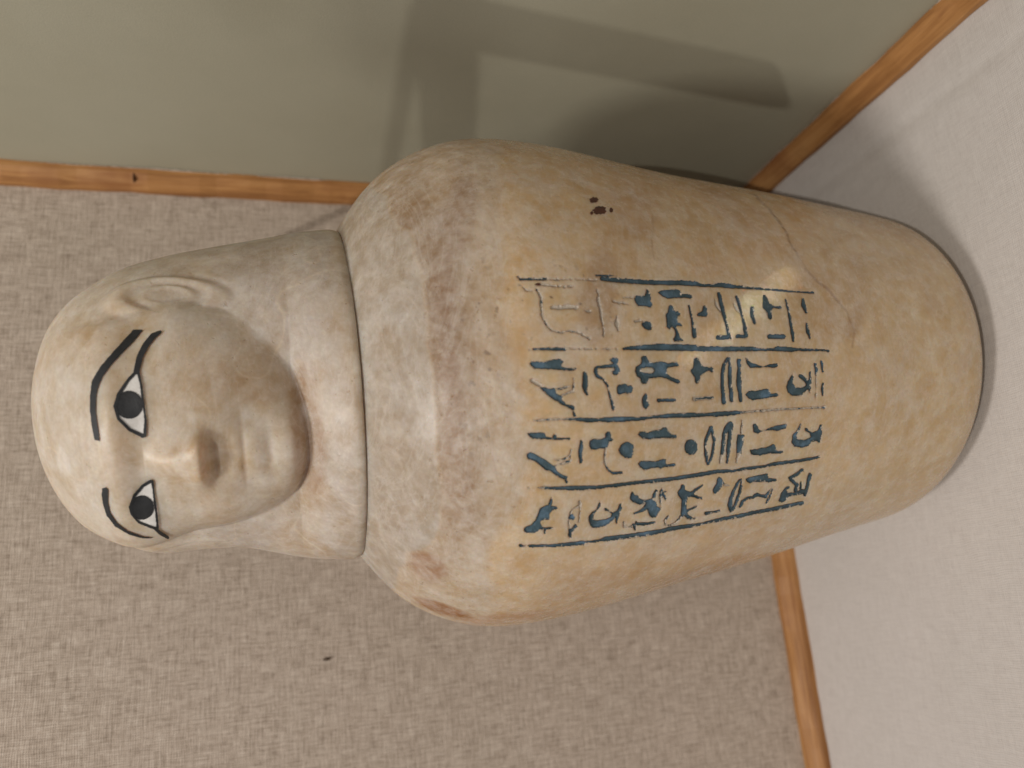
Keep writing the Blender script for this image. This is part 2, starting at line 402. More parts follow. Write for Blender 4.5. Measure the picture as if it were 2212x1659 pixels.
def body_pt(th, z, r=None):
    r = rf(z) if r is None else r; ta = tauf(z)
    return np.stack([cf(z) + r * np.sin(th) * np.cos(ta), D0 - r * np.cos(th), z + r * np.sin(th) * np.sin(ta)], -1)
def body_inv(P):
    z = P[..., 2].copy()
    for _ in range(4): z = P[..., 2] - (P[..., 0] - cf(z)) * np.tan(tauf(z))
    x = (P[..., 0] - cf(z)) / np.cos(tauf(z)); y = D0 - P[..., 1]
    return np.arctan2(x, y), z, np.hypot(x, y)
def body_hit(px):
    """pixel -> (theta, z) on the smooth body"""
    d = rays(px); lo = np.full(d.shape[:-1], 0.5); hi = D0 / np.maximum(d[..., 1], 0.2)
    hi = np.minimum(hi, np.where(d[..., 2] < 0, 1.0 / np.maximum(-d[..., 2], 1e-6) * 0.999, 9))
    g = lambda tt: (lambda q: q[2] - rf(q[1]))(body_inv(CO + tt[..., None] * d))
    glo, ghi = g(lo), g(hi)
    for _ in range(13):                                       # Illinois false position
        m = np.clip((lo * ghi - hi * glo) / (ghi - glo - 1e-12), np.minimum(lo, hi), np.maximum(lo, hi)); gm = g(m); neg = gm < 0
        ghi, glo, hi, lo = np.where(neg, gm, ghi * 0.5), np.where(neg, glo * 0.5, gm), np.where(neg, m, hi), np.where(neg, lo, m)
    th, z, _r = body_inv(CO + hi[..., None] * d); return th, z

# ---- the inscription, traced sign by sign (regions of the photograph, enlarged 3.16 times)
REG = dict(A=(2000, 1050), B=(2600, 1050), C=(2050, 1350), D=(2600, 1350), E=(2050, 1600), F=(2600, 1600), G=(2030, 1840), H=(2600, 1800))
def Pl(r, *p): return ('P', r, p, 0.0)
def Nl(r, *p): return ('N', r, p, 0.0)
def St(r, *p): return ('S', r, p, 0.0)
def Wn(r, *p): return ('S', r, p, 1.0)
def Hf(r, *p): return ('S', r, p, 0.45)
LINES = [
 [St('A',(165,125,20),(200,158,28),(520,155,36)), Wn('A',(530,155,16),(850,155,14),(1150,165,16)), St('A',(1135,110,14),(1220,112,34),(1400,112,6)),
  St('A',(1215,150,50),(1400,170,60),(1700,190,58),(2040,200,56),(2212,197,66)),
  St('B',(0,195,44),(150,200,50),(300,197,66),(480,210,60),(560,232,34),(680,232,40),(800,228,62),(930,245,50),(1200,270,30),(1600,303,26),(1940,325,22))],
 [Wn('C',(150,80,16),(165,85,16)), St('C',(200,80,24),(350,75,40),(590,78,46)), Wn('C',(600,72,22),(900,74,14),(1250,75,18)), St('C',(1330,72,34),(1410,65,50),(1600,58,72),(1820,50,84),(2212,60,80)),
  St('D',(0,55,84),(90,50,90),(300,65,72),(600,75,66),(900,75,66),(1180,75,62),(1300,85,34),(1450,82,40),(1500,72,66),(1680,85,60),(1750,82,36),(1850,88,36),(2060,88,28),(2130,105,24))],
 [Wn('E',(155,170,14),(162,176,14)), Hf('E',(205,170,14),(260,175,30),(360,165,34),(560,160,26),(740,160,44)), St('E',(740,160,44),(900,172,58),(1020,170,44),(1080,165,60),(1250,163,68),(1400,155,60),(1520,158,46),(1720,130,36),(1900,120,60),(2212,108,62)),
  St('F',(0,130,40),(150,118,56),(350,115,60),(560,108,52),(620,105,40),(740,98,62),(950,82,60),(1070,72,34)), Hf('F',(1070,72,30),(1300,55,34),(1600,35,26),(1850,22,24),(2040,15,30),(2075,12,48))],
 [Wn('E',(140,1010,14),(160,1030,16)), Hf('E',(250,1010,12),(400,1018,36)), St('E',(400,1018,36),(560,1020,50),(800,1015,60),(1000,1010,46),(1150,990,40),(1250,980,48),(1500,950,44),(1800,918,50),(2000,895,44),(2212,860,50)),
  St('F',(0,925,50),(250,895,52),(560,845,52),(720,815,50),(860,805,46),(940,805,30),(1100,775,40),(1350,740,34),(1450,715,44),(1700,685,40),(1950,645,36),(2010,628,26))],
 [St('G',(100,975,44),(140,980,30)), Wn('G',(150,980,14),(210,978,20)), St('G',(210,978,34),(450,978,36),(640,965,44),(880,940,54),(930,930,24),(1080,915,30),(1180,890,60),(1400,865,54),(1650,830,58),(1900,785,52),(2000,760,44),(2212,730,44)),
  St('H',(0,930,36),(160,890,52),(400,855,44),(500,840,34),(620,810,34),(780,775,46),(1000,735,46),(1200,690,48),(1450,645,48),(1600,610,46),(1800,570,44))],
]
SIGNS = [
 [Wn('A',(240,260,22),(275,300,26),(390,300,6)), Hf('A',(400,285,28),(430,320,34),(460,390,42),(460,480,34)), Wn('A',(462,480,28),(468,570,36),(480,650,36)),
  Hf('A',(490,660,18),(540,740,26),(600,795,22),(700,825,24),(800,795,26),(900,810,28)), Wn('A',(900,810,28),(980,845,30),(1060,895,34))],
 [Wn('A',(390,222,10),(480,225,26),(560,232,34),(640,240,26)), Wn('A',(670,245,20),(760,252,22)), Wn('A',(800,250,34),(860,240,24))],
 [Wn('A',(600,510,40),(700,510,56),(800,500,58),(900,510,50)), Wn('A',(1000,545,20),(1070,550,40))],
 [Wn('A',(1150,285,30),(1175,340,30),(1170,430,34),(1195,510,36),(1205,580,28),(1210,650,26),(1225,730,24),(1238,800,30),(1240,860,24))],
 [Wn('A',(1350,425,20),(1430,445,30),(1550,460,20)), Wn('A',(1480,375,20),(1600,378,18)), Pl('A',(1620,370),(1660,355),(1750,360),(1760,290),(1775,270),(1815,330),(1820,430),(1840,460),(1825,510),(1760,490),(1660,485),(1620,430))],
 [Wn('A',(1405,620,24),(1400,700,56),(1415,790,26))],
 [Pl('A',(1700,710),(1760,675),(1810,680),(1845,730),(1835,780),(1795,795),(1740,770)), Wn('A',(1630,680,30),(1690,665,34),(1740,690,20))],
 [Pl('B',(10,320),(60,290),(250,275),(300,300),(310,330),(420,345),(445,375),(430,395),(340,385),(140,392),(80,370))],
 [Pl('B',(150,490),(180,470),(205,500),(210,540),(245,560),(260,545),(295,585),(300,615),(265,605),(255,640),(265,690),(310,715),(325,745),(260,730),(245,760),(280,830),(290,880),(335,905),(330,925),(220,930),(205,900),(235,850),(225,800),(190,740),(160,780),(125,750),(125,690),(110,590),(140,560))],
 [St('B',(400,485,24),(420,580,26),(440,680,28),(447,730,30)), Pl('B',(430,740),(480,755),(490,880),(460,895),(440,870))],
 [Pl('B',(490,600),(520,570),(560,555),(575,485),(605,475),(620,510),(635,590),(610,625),(500,610))],
 [St('B',(770,330,40),(790,420,50),(815,530,46),(845,640,42),(870,740,40),(890,850,50),(915,890,30)), St('B',(760,880,62),(880,880,56)), Hf('B',(720,410,14),(745,490,30),(790,550,24))],
 [St('B',(985,375,28),(1015,450,40),(1040,560,36),(1075,680,36),(1095,780,50),(1110,860,46)), St('B',(1000,865,52),(1100,870,50)), Wn('B',(955,460,20),(985,520,34),(1030,580,24))],
 [St('B',(1180,515,46),(1180,600,50),(1210,700,36))],
 [Pl('B',(1315,355),(1345,350),(1375,400),(1400,460),(1450,490),(1545,490),(1550,530),(1440,515),(1420,550),(1435,640),(1410,660),(1380,640),(1370,580),(1310,510),(1310,440))],
 [St('B',(1400,872,62),(1565,872,60))],
 [St('B',(1595,410,24),(1635,560,30),(1660,720,36),(1685,840,44),(1692,925,28))],
 [St('B',(1810,405,30),(1820,480,60),(1850,570,26))],
 [St('B',(1855,705,22),(1870,800,46),(1900,895,18))],
 [Pl('C',(155,260),(180,228),(320,235),(450,205),(540,200),(580,235),(550,270),(560,300),(700,320),(735,300),(735,325),(700,350),(540,340),(330,325),(210,322))],
 [Wn('C',(190,470,50),(260,510,50),(300,530,40)), Pl('C',(280,545),(330,550),(420,570),(460,560),(480,580),(480,620),(520,650),(560,665),(560,710),(620,760),(700,780),(720,800),(710,850),(660,820),(560,770),(480,720),(400,670),(320,600)),
  St('C',(700,850,20),(715,905,34)), Hf('C',(480,580,16),(560,565,30),(660,535,24)), Hf('C',(560,650,20),(640,620,36),(700,600,36)), Hf('C',(705,440,18),(705,500,20),(700,600,30))],
 [St('C',(840,375,40),(850,430,66),(845,540,70),(850,600,46),(870,640,28))],
 [Pl('C',(1150,210),(1200,180),(1250,185),(1265,215),(1250,260),(1280,330),(1280,375),(1240,405),(1190,390),(1180,355),(1215,340),(1205,310),(1060,320),(1000,320),(1000,390),(1080,440),(1135,520),(1155,620),(1190,720),(1215,800),(1210,850),(1180,840),(1160,740),(1135,630),(1110,540),(1060,460),(980,430),(955,360),(960,310),(990,285),(1150,265),(1195,255))],
 [Pl('C',(1240,560),(1260,520),(1350,505),(1380,540),(1420,515),(1440,560),(1430,620),(1380,635),(1330,625),(1280,645),(1245,630))],
 [Pl('C',(1545,180),(1580,155),(1615,165),(1640,225),(1700,245),(1800,225),(1870,250),(1990,235),(2020,285),(1970,300),(1870,310),(1860,350),(1870,390),(1950,440),(2020,460),(2030,490),(2000,510),(1930,480),(1850,440),(1780,430),(1640,440),(1615,510),(1580,515),(1545,500),(1535,440),(1490,420),(1470,350),(1480,300),(1540,260),(1550,220)),
  Nl('C',(1550,320),(1600,305),(1690,315),(1710,345),(1690,375),(1590,375),(1550,350))],
 [Pl('C',(1600,620),(1630,660),(1625,710),(1645,770),(1630,795),(1605,830),(1570,800),(1550,740),(1560,680))],
 [St('C',(1760,715,46),(1960,712,44))],
 [Pl('D',(460,200),(490,178),(520,200),(540,250),(580,290),(650,310),(680,290),(710,320),(705,360),(680,370),(650,345),(600,360),(540,420),(530,480),(510,510),(480,500),(470,430),(430,380),(420,340),(445,310),(455,270))],
 [Hf('D',(470,700,54),(560,690,40),(690,685,46))],
 [St('D',(895,190,34),(905,260,40),(905,380,44),(905,500,44),(920,600,50),(925,715,48)), St('D',(880,200,40),(830,280,44),(812,380,40),(812,500,42),(820,620,44),(830,740,60))],
 [St('D',(1018,220,54),(1020,320,34),(1015,420,56),(1020,520,66),(1030,620,52),(1035,720,44))],
 [Pl('D',(1095,185),(1120,190),(1160,240),(1240,265),(1310,290),(1400,265),(1490,255),(1500,290),(1460,315),(1330,305),(1160,315),(1120,270))],
 [Pl('D',(1095,645),(1140,600),(1250,590),(1350,570),(1385,580),(1410,630),(1480,625),(1505,645),(1490,670),(1400,680),(1190,715),(1130,690))],
 [Pl('D',(1685,370),(1690,420),(1680,500),(1720,555),(1790,560),(1850,530),(1830,490),(1755,420),(1760,390),(1790,390),(1850,440),(1880,460),(1885,360),(1905,350),(1915,480),(1905,560),(1905,630),(1885,620),(1870,580),(1820,620),(1780,660),(1680,660),(1620,620),(1605,550),(1620,480),(1660,420))],
 [St('D',(1960,260,34),(1975,330,34),(1970,400,22)), Wn('D',(1970,420,14),(1970,700,16))],
 [St('D',(2038,235,30),(2045,300,34),(2052,360,22))],
 [St('D',(2058,505,22),(2045,580,28),(2052,655,18))],
 [Pl('E',(125,330),(250,325),(350,325),(360,375),(440,390),(460,340),(490,365),(490,390),(640,390),(655,375),(660,415),(450,415),(300,410),(200,405),(150,370))],
 [Pl('E',(120,590),(160,570),(220,590),(330,650),(400,700),(470,745),(500,800),(570,855),(640,870),(620,910),(640,955),(610,965),(590,910),(530,890),(430,820),(350,790),(230,690),(130,650)),
  Hf('E',(470,740,16),(560,715,24),(640,690,40),(670,670,30)), Hf('E',(470,670,16),(560,660,24),(620,640,22),(660,600,20),(680,530,14)), St('E',(660,600,14),(665,670,20))],
 [St('E',(800,435,30),(798,500,50),(785,590,48),(795,695,38))],
 [Pl('E',(905,430),(950,405),(1040,405),(1100,390),(1095,345),(1120,315),(1150,310),(1165,350),(1170,385),(1200,410),(1180,435),(1140,440),(1130,500),(1110,525),(1040,520),(990,540),(920,540),(900,490)),
  Hf('E',(1105,520,24),(1095,600,32),(1095,680,32),(1110,750,28),(1140,800,26)), St('E',(1140,800,26),(1200,835,34),(1300,825,36))],
 [Pl('E',(1345,440),(1390,440),(1450,490),(1440,600),(1420,645),(1350,645),(1280,590),(1265,540),(1285,490))],
 [Pl('E',(1505,355),(1530,315),(1590,310),(1620,325),(1740,295),(1790,290),(1810,265),(1850,260),(1890,320),(1930,350),(1990,355),(1985,395),(1950,405),(1880,395),(1800,395),(1640,415),(1570,405))],
 [Pl('E',(1500,715),(1540,680),(1720,685),(1820,655),(1860,655),(1840,700),(1860,720),(1960,710),(1975,735),(1950,750),(1850,755),(1790,775),(1730,765),(1660,775),(1590,800),(1530,760))],
 [Pl('F',*[(425 + 80 * math.cos(k * math.pi / 12), 508 + 100 * math.sin(k * math.pi / 12)) for k in range(24)])],
 [St('F',(675,260,40),(640,340,40),(605,430,32),(598,520,30),(610,610,44),(630,720,28)), St('F',(675,260,40),(695,340,36),(710,430,34),(700,520,36),(680,620,34),(635,720,26))],
 [St('F',(910,215,60),(880,270,80),(835,330,44),(825,430,46),(810,560,42),(800,600,38)), Wn('F',(800,610,38),(795,640,34),(788,700,22)), St('F',(935,230,40),(905,330,46),(895,450,50),(885,560,50),(875,640,30),(868,700,24))],
 [Hf('F',(1055,175,18),(1050,260,22),(1045,340,30)), Pl('F',(1000,350),(1090,350),(1075,430),(1055,490),(1045,600),(985,575),(990,440)), Wn('F',(1015,600,52),(1000,650,30),(985,700,28))],
 [Pl('F',(1185,225),(1220,215),(1250,250),(1265,290),(1300,300),(1400,265),(1500,235),(1600,215),(1615,235),(1590,275),(1490,305),(1400,295),(1300,310),(1250,340),(1195,320))],
 [Pl('F',(1150,545),(1180,535),(1260,525),(1410,490),(1435,465),(1455,475),(1475,530),(1500,555),(1560,550),(1570,575),(1490,590),(1400,580),(1280,610),(1170,600))],
 [Pl('F',(1795,205),(1770,280),(1725,360),(1740,410),(1840,415),(1910,380),(1890,335),(1840,310),(1830,270),(1860,265),(1885,300),(1930,325),(1990,300),(2020,225),(2045,225),(2040,340),(2025,450),(2000,455),(1980,430),(1910,440),(1880,490),(1790,515),(1700,500),(1670,450),(1680,350),(1740,290),(1775,210))],
 [Pl('G',(150,760),(180,735),(240,715),(290,660),(320,590),(340,520),(400,480),(450,465),(470,420),(495,350),(505,420),(490,480),(560,490),(565,515),(500,535),(470,590),(460,650),(360,660),(350,690),(375,740),(400,750),(510,745),(515,770),(430,775),(410,830),(395,825),(395,780),(350,770),(280,820),(180,815),(150,800))],
 [Wn('G',(845,425,30),(850,480,30),(845,580,26),(835,670,24)), Wn('G',(840,480,20),(760,520,20),(720,590,26)), Pl('G',(710,590),(760,580),(785,620),(770,655),(700,650)), Wn('G',(705,660,22),(712,760,20)), Pl('G',(700,770),(740,760),(790,700),(815,740),(780,770),(735,820),(735,880),(710,885),(697,850))],
 [Pl('G',(1095,400),(1105,480),(1050,545),(1010,600),(1010,650),(1060,665),(1160,650),(1230,620),(1240,580),(1150,535),(1150,505),(1180,510),(1260,570),(1310,530),(1330,470),(1365,440),(1365,520),(1335,600),(1320,650),(1305,710),(1290,690),(1285,630),(1220,690),(1160,730),(1070,755),(990,750),(960,700),(955,620),(985,570),(1040,530),(1075,460))],
 [Pl('G',(1490,300),(1510,310),(1530,350),(1560,345),(1590,390),(1640,410),(1700,400),(1740,390),(1750,330),(1790,275),(1810,290),(1790,350),(1760,400),(1790,430),(1805,490),(1850,515),(1820,560),(1790,620),(1740,630),(1700,590),(1680,530),(1610,560),(1520,585),(1510,570),(1580,540),(1640,490),(1660,450),(1590,465),(1510,440),(1470,400),(1475,340))],
 [Hf('G',(1875,255,18),(1855,310,40),(1845,380,36),(1850,440,28),(1845,500,16)), St('G',(1870,320,30),(1910,395,26)), St('G',(1870,320,16),(1910,300,14))],
 [Hf('G',(1390,690,24),(1395,740,26),(1450,745,16),(1510,730,30)), St('G',(1510,730,30),(1560,705,44),(1650,705,34),(1770,685,26)), St('G',(1510,720,40),(1530,780,26)), St('G',(1545,670,14),(1540,710,30))],
 [Pl('H',(250,440),(290,390),(300,345),(325,335),(350,355),(345,395),(370,420),(420,430),(500,370),(575,330),(575,355),(520,400),(460,440),(460,465),(520,490),(565,495),(560,520),(500,520),(430,490),(380,505),(370,560),(360,600),(365,655),(500,590),(505,615),(400,670),(370,690),(400,730),(460,755),(490,740),(485,765),(420,780),(370,770),(340,735),(300,740),(290,690),(300,600),(305,530),(270,490)),
  Hf('H',(290,740,26),(240,810,22),(160,850,14),(105,840,20),(95,790,24),(140,735,20))],
 [Pl('H',(770,238),(800,260),(830,320),(800,370),(760,420),(710,465),(695,440),(690,400),(735,330),(745,280)), Wn('H',(830,345,24),(900,350,26))],
 [St('H',(605,700,40),(640,690,36),(700,682,22),(775,665,30))],
 [St('H',(1040,270,20),(1000,320,34),(950,420,36),(910,520,44),(900,600,50),(910,670,40)), St('H',(1042,270,18),(1040,360,34),(1020,450,36),(985,550,36),(945,640,36),(915,670,36))],
 [Pl('H',(1100,275),(1130,250),(1370,200),(1380,260),(1480,265),(1490,285),(1470,300),(1380,310),(1220,305),(1150,325),(1110,310))],
 [St('H',(1030,615,36),(1060,550,34),(1120,505,30),(1190,500,34),(1240,465,50),(1280,480,40),(1350,490,36)), St('H',(1350,480,40),(1390,430,20),(1430,385,16)), St('H',(1430,385,16),(1415,460,22),(1380,520,26),(1355,565,30))],
 [St('H',(1800,160,40),(1740,210,44),(1650,260,50),(1690,310,46),(1740,350,48),(1715,420,44)), Pl('H',(1510,540),(1540,440),(1600,370),(1640,360),(1635,385),(1600,410),(1630,440),(1700,440),(1800,400),(1860,400),(1830,460),(1750,470),(1640,490),(1590,540),(1550,565),(1510,560)), St('H',(1900,215,46),(1880,290,44),(1860,380,44),(1830,470,36)), St('H',(1785,310,22),(1780,390,26))],
]

def seg_dist(P, a, b, wa=0.0, wb=0.0):
    d = b - a; L = (d @ d) + 1e-9; tt = np.clip(((P - a) @ d) / L, 0, 1)
    return np.linalg.norm(P - (a + tt[..., None] * d), axis=-1) - (wa + (wb - wa) * tt) / 2
def poly_sdf(P, pts):
    n = len(pts); dist = np.full(P.shape[:-1], 1e9); ins = np.zeros(P.shape[:-1], bool)
    for i in range(n):
        a, b = pts[i], pts[(i + 1) % n]
        dist = np.minimum(dist, seg_dist(P, a, b))
        cond = (a[1] > P[..., 1]) != (b[1] > P[..., 1])
        with np.errstate(divide='ignore', invalid='ignore'):
            xi = (b[0] - a[0]) * (P[..., 1] - a[1]) / (b[1] - a[1]) + a[0]
        ins ^= cond & (P[..., 0] < xi)
    return np.where(ins, -dist, dist)
def prims_abs(prims):
    out = []
    for kind, reg, pts, w in prims:
        o = np.array(REG[reg], float); z = 700.0 / 2212.0
        p = np.array([(q[0], q[1]) for q in pts]) * z + o
        ws = np.array([q[2] for q in pts]) * z if len(pts[0]) > 2 else None
        out.append((kind, p, ws, w))
    return out
RX0, RY0, RX1, RY1 = 2020, 1050, 3320, 2210
RW, RH = RX1 - RX0, RY1 - RY0
SDF = np.full((RW, RH), 30.0)
EN = fbm(np.stack(np.meshgrid(np.arange(RW) / 9.0, np.arange(RH) / 9.0, indexing='ij') + [np.zeros((RW, RH))], -1), 3, 21)
def glyph_sdf(prims):
    pa = prims_abs(prims); allp = np.concatenate([q[1] for q in pa])
    mw = max([q[2].max() if q[2] is not None else 0 for q in pa]) / 2 + 10
    x0, y0 = np.maximum(np.floor(allp.min(0) - mw).astype(int), (RX0, RY0)); x1, y1 = np.minimum(np.ceil(allp.max(0) + mw).astype(int), (RX1 - 1, RY1 - 1))
    gx, gy = np.meshgrid(np.arange(x0, x1), np.arange(y0, y1), indexing='ij'); P = np.stack([gx, gy], -1).astype(float)
    sd = np.full(gx.shape, 30.0); wr = np.zeros(gx.shape)
    for kind, p, ws, w in pa:
        if kind == 'S':
            q = np.full(gx.shape, 30.0)
            for i in range(len(p) - 1): q = np.minimum(q, seg_dist(P, p[i], p[i + 1], ws[i], ws[i + 1]))
        else: q = poly_sdf(P, p)
        if kind == 'N': sd = np.maximum(sd, -q); continue
        wr = np.where(q < sd, w, wr); sd = np.minimum(sd, q)
    sd = sd + EN[x0 - RX0:x1 - RX0, y0 - RY0:y1 - RY0] * (2.4 + 2.6 * wr)
    SDF[x0 - RX0:x1 - RX0, y0 - RY0:y1 - RY0] = np.minimum(SDF[x0 - RX0:x1 - RX0, y0 - RY0:y1 - RY0], sd)
    return x0, y0, sd, wr
GL = [('dividing_line', glyph_sdf(g)) for g in LINES] + [('hieroglyph', glyph_sdf(g)) for g in SIGNS]
CUT = 0.00075 / S                                            # depth of the carving
DEPTH = CUT * sstep(2.5, -5.5, SDF)
def depth_at(px):
    x = np.clip(px[..., 0] - RX0, 0, RW - 1.01); y = np.clip(px[..., 1] - RY0, 0, RH - 1.01)
    i = x.astype(int); j = y.astype(int); a = x - i; b = y - j
    v = DEPTH[i, j] * (1 - a) * (1 - b) + DEPTH[i + 1, j] * a * (1 - b) + DEPTH[i, j + 1] * (1 - a) * b + DEPTH[i + 1, j + 1] * a * b
    inside = (px[..., 0] > RX0) & (px[..., 0] < RX1 - 2) & (px[..., 1] > RY0) & (px[..., 1] < RY1 - 2)
    return np.where(inside, v, 0)

# ---- body grid: fine in front where the inscription is
wth, wz = body_hit(np.array([(2020., 1060.), (2020., 2180.), (3320., 1060.), (3320., 2180.), (2700., 1060.), (2700., 2190.), (2020., 1600.), (3320., 1600.)]))
ta, tb_ = wth.min() - 0.03, wth.max() + 0.03; za, zb_ = wz.min() - 0.01, wz.max() + 0.01
st = 0.00036 / S
ths = np.concatenate([np.arange(ta, tb_, st / 0.31), np.linspace(tb_, ta + 2 * math.pi, 360)[:-1]])
zs = np.concatenate([np.linspace(0.0, 0.03, 14)[:-1], np.linspace(0.03, za, 70)[:-1], np.arange(za, zb_, st), np.linspace(zb_ + st, 0.905, 90)])
TH, ZZ = np.meshgrid(ths, zs, indexing='ij')
P0 = body_pt(TH, ZZ)
rad = np.stack([np.sin(TH), -np.cos(TH), 0 * TH], -1)
slope = np.gradient(rf(zs), zs)
NRM = rad + np.array([0, 0, 1.0]) * (-slope)[None, :, None]; NRM /= np.linalg.norm(NRM, axis=-1, keepdims=True)
front = np.cos(TH) > 0.25
dep = np.where(front, depth_at(proj(P0)), 0)
und = 0.0009 / S * 0.30 * fbm(P0 * 7, 3, 31) * sstep(0.0, 0.05, ZZ)
# shallow spalled patches on the weathered shoulder zone
def zline(pix):
    th, z = body_hit(np.array(pix, float) / K); o = np.argsort(th); return th[o], z[o]
bt, bz = zline([(841, 459), (865, 489), (892, 504), (896, 552), (912, 616), (932, 691), (932, 750), (944, 810), (940, 870), (948, 902), (952, 954), (954, 1013), (960, 1101), (952, 1152), (932, 1188), (904, 1200), (880, 1243)])
ZB = np.interp(TH, bt, bz); ZB = ZB + 0.006 * fbm(P0 * 26, 3, 40) + 0.01 * fbm(P0 * 6, 2, 47)
ct, cz = zline([(1065, 330), (1075, 420), (1085, 560), (1110, 700), (1135, 850), (1140, 1000), (1120, 1100), (1090, 1200), (1080, 1300)])
ZC = np.interp(TH, ct, cz) + 0.035 * fbm(P0 * 9, 4, 50)
pale = sstep(-0.003, 0.004, ZZ - ZB)
mid = sstep(-0.012, 0.012, ZZ - ZC) * (1 - pale)
und = und + mid * (0.0009 / S) * 0.6 * np.abs(fbm(P0 * 34, 4, 60)) * -1
PB = P0 + NRM * (und - dep)[..., None]
nt, nz = TH.shape
V = PB.reshape(-1, 3)
idx = np.arange(nt * nz).reshape(nt, nz); nxt = np.roll(idx, -1, 0)
Q = np.stack([idx[:, :-1], nxt[:, :-1], nxt[:, 1:], idx[:, 1:]], -1).reshape(-1, 4)
# close: shoulder runs inwards under the lid, flat foot below
extra = []; eq = []
def ring(r, z):
    b = len(V) + sum(len(e) for e in extra); extra.append(body_pt(ths, np.full(nt, z), np.full(nt, r))); return np.arange(b, b + nt)
top1 = ring(0.205, 0.9055); top2 = ring(0.02, 0.9056); bot1 = ring(0.186, -0.0005); bot2 = ring(0.01, -0.0005)
for a, b in ((idx[:, -1], top1), (top1, top2), (bot1, idx[:, 0]), (bot2, bot1)):
    eq.append(np.stack([a, np.roll(a, -1), np.roll(b, -1), b], -1))
V2 = np.concatenate([V] + extra); Q2 = np.concatenate([Q] + eq)

jar = bpy.data.objects.new("canopic_jar", None); COL.objects.link(jar)
jar["label"] = "honey coloured alabaster jar body with four columns of blue hieroglyphs standing on pale cloth"
jar["category"] = "jar"
jar_loc = np.array([CK[0], D0, 0.0]) * S + np.array([0, 0, 0.0012])
jar.location = jar_loc
def to_local(Ph, base=jar_loc): return Ph * S + np.array([0, 0, 0.0012]) - base
me = mesh_from("body", to_local(V2), Q2)

# large-scale stone colour: layered bands, stains
cP = P0
pale_c = np.array(lin(178, 167, 155)); pink_c = np.array(lin(200, 181, 157)); tan_c = np.array(lin(212, 184, 144)); low_c = np.array(lin(212, 189, 150)); br_c = np.array(lin(146, 119, 92)); grey_c = np.array(lin(172, 162, 154))
n1 = fbm(cP * 5, 4, 70); n2 = fbm(cP * 12, 4, 80); n3 = fbm(cP * np.array([8, 8, 16]), 4, 90)
col = tan_c + (low_c - tan_c) * (sstep(0.5, 0.15, ZZ) * 0.8)[..., None]
col = col * (1 + 0.13 * n1 + 0.07 * n2)[..., None] * np.array([1, 1, 1.0])
ligh = sstep(0.15, 0.5, n3) * 0.55
col = col + (np.array(lin(214, 194, 160)) - col) * ligh[..., None]
brn = sstep(0.05, 0.5, fbm(cP * np.array([5, 5, 9]) + 3.1, 4, 95)) * sstep(-0.5, 0.9, np.sin(TH - 0.1)) * 0.5
col = col + (np.array(lin(184, 144, 100)) - col) * brn[..., None]
col = col + (pink_c * (1 + 0.10 * n2[..., None]) - col) * mid[..., None]
band = (1 - pale) * sstep(-0.070 - 0.02 * n2, -0.022, ZZ - ZB) * np.clip(0.55 + 0.7 * n1 + 0.45 * np.sin(TH * 1.7 + 0.9), 0, 1)
col = col + (br_c - col) * (band * 0.85)[..., None]
pc = pale_c * (1 + 0.07 * n2 + 0.05 * n1)[..., None]; pc = pc + (grey_c * 0.9 - pc) * (sstep(0.1, 0.5, n1) * 0.5)[..., None]
col = col + (pc - col) * pale[..., None]
# shade on the right flank, painted into the stone colour as a browner tone
flank_shade = sstep(0.35, 1.15, TH + 0.5 * n1) * sstep(2.6, 1.6, TH) * 0.68
col = col + (col * np.array([0.80, 0.70, 0.56]) - col) * flank_shade[..., None]
# marks with their own place on the stone
pxg = proj(P0) * K
def blot(cx, cy, rx, ry, rot=0.0, soft=0.5, seed=0, rough=0.35):
    c, s = math.cos(rot), math.sin(rot); dx, dy = pxg[..., 0] - cx, pxg[..., 1] - cy
    q = np.hypot((dx * c + dy * s) / rx, (-dx * s + dy * c) / ry)
    w = (q < 1.2 + soft + rough) & (np.cos(TH) > 0.0); out = np.zeros(TH.shape)
    out[w] = sstep(1 + soft, 1 - soft, q[w] + rough * fbm(cP[w] * 40, 3, seed))
    return out
def put(color, m, k):
    global col
    col = col + (np.array(lin(*color)) - col) * np.clip(m * k, 0, 1)[..., None]
put((142, 108, 82), blot(1000, 455, 36, 105, 0.1, .5, 1, .5), .62)
put((146, 116, 94), blot(968, 665, 26, 120, -0.05, .5, 21, .5), .55)
put((152, 122, 100), blot(985, 870, 26, 120, -0.05, .5, 22, .6), .42)
put((156, 124, 98), blot(1000, 1080, 34, 90, 0.1, .6, 23, .6), .35)
put((150, 108, 72), blot(1305, 640, 38, 100, 0.1, .5, 2), .45)
put((168, 122, 82), blot(1370, 460, 60, 60, 0.0, .6, 3), .35)
put((158, 116, 84), blot(930, 1225, 40, 26, 0.5, .4, 4), .75)
put((152, 98, 8), blot(962, 1315, 66, 13, 0.33, .3, 5, .15), 1.0)
put((176, 118, 66), blot(1100, 1335, 110, 12, -0.1, .5, 6, .2), .5)
put((150, 104, 58), blot(1850, 700, 18, 40, 0.4, .6, 7), .45)
put((168, 126, 76), blot(1800, 640, 60, 80, 0.4, .6, 8), .30)
put((200, 172, 140), blot(1290, 1270, 120, 40, -0.1, .6, 9), .5)
put((160, 112, 66), blot(1520, 1235, 120, 14, -0.3, .5, 10, .2), .35)
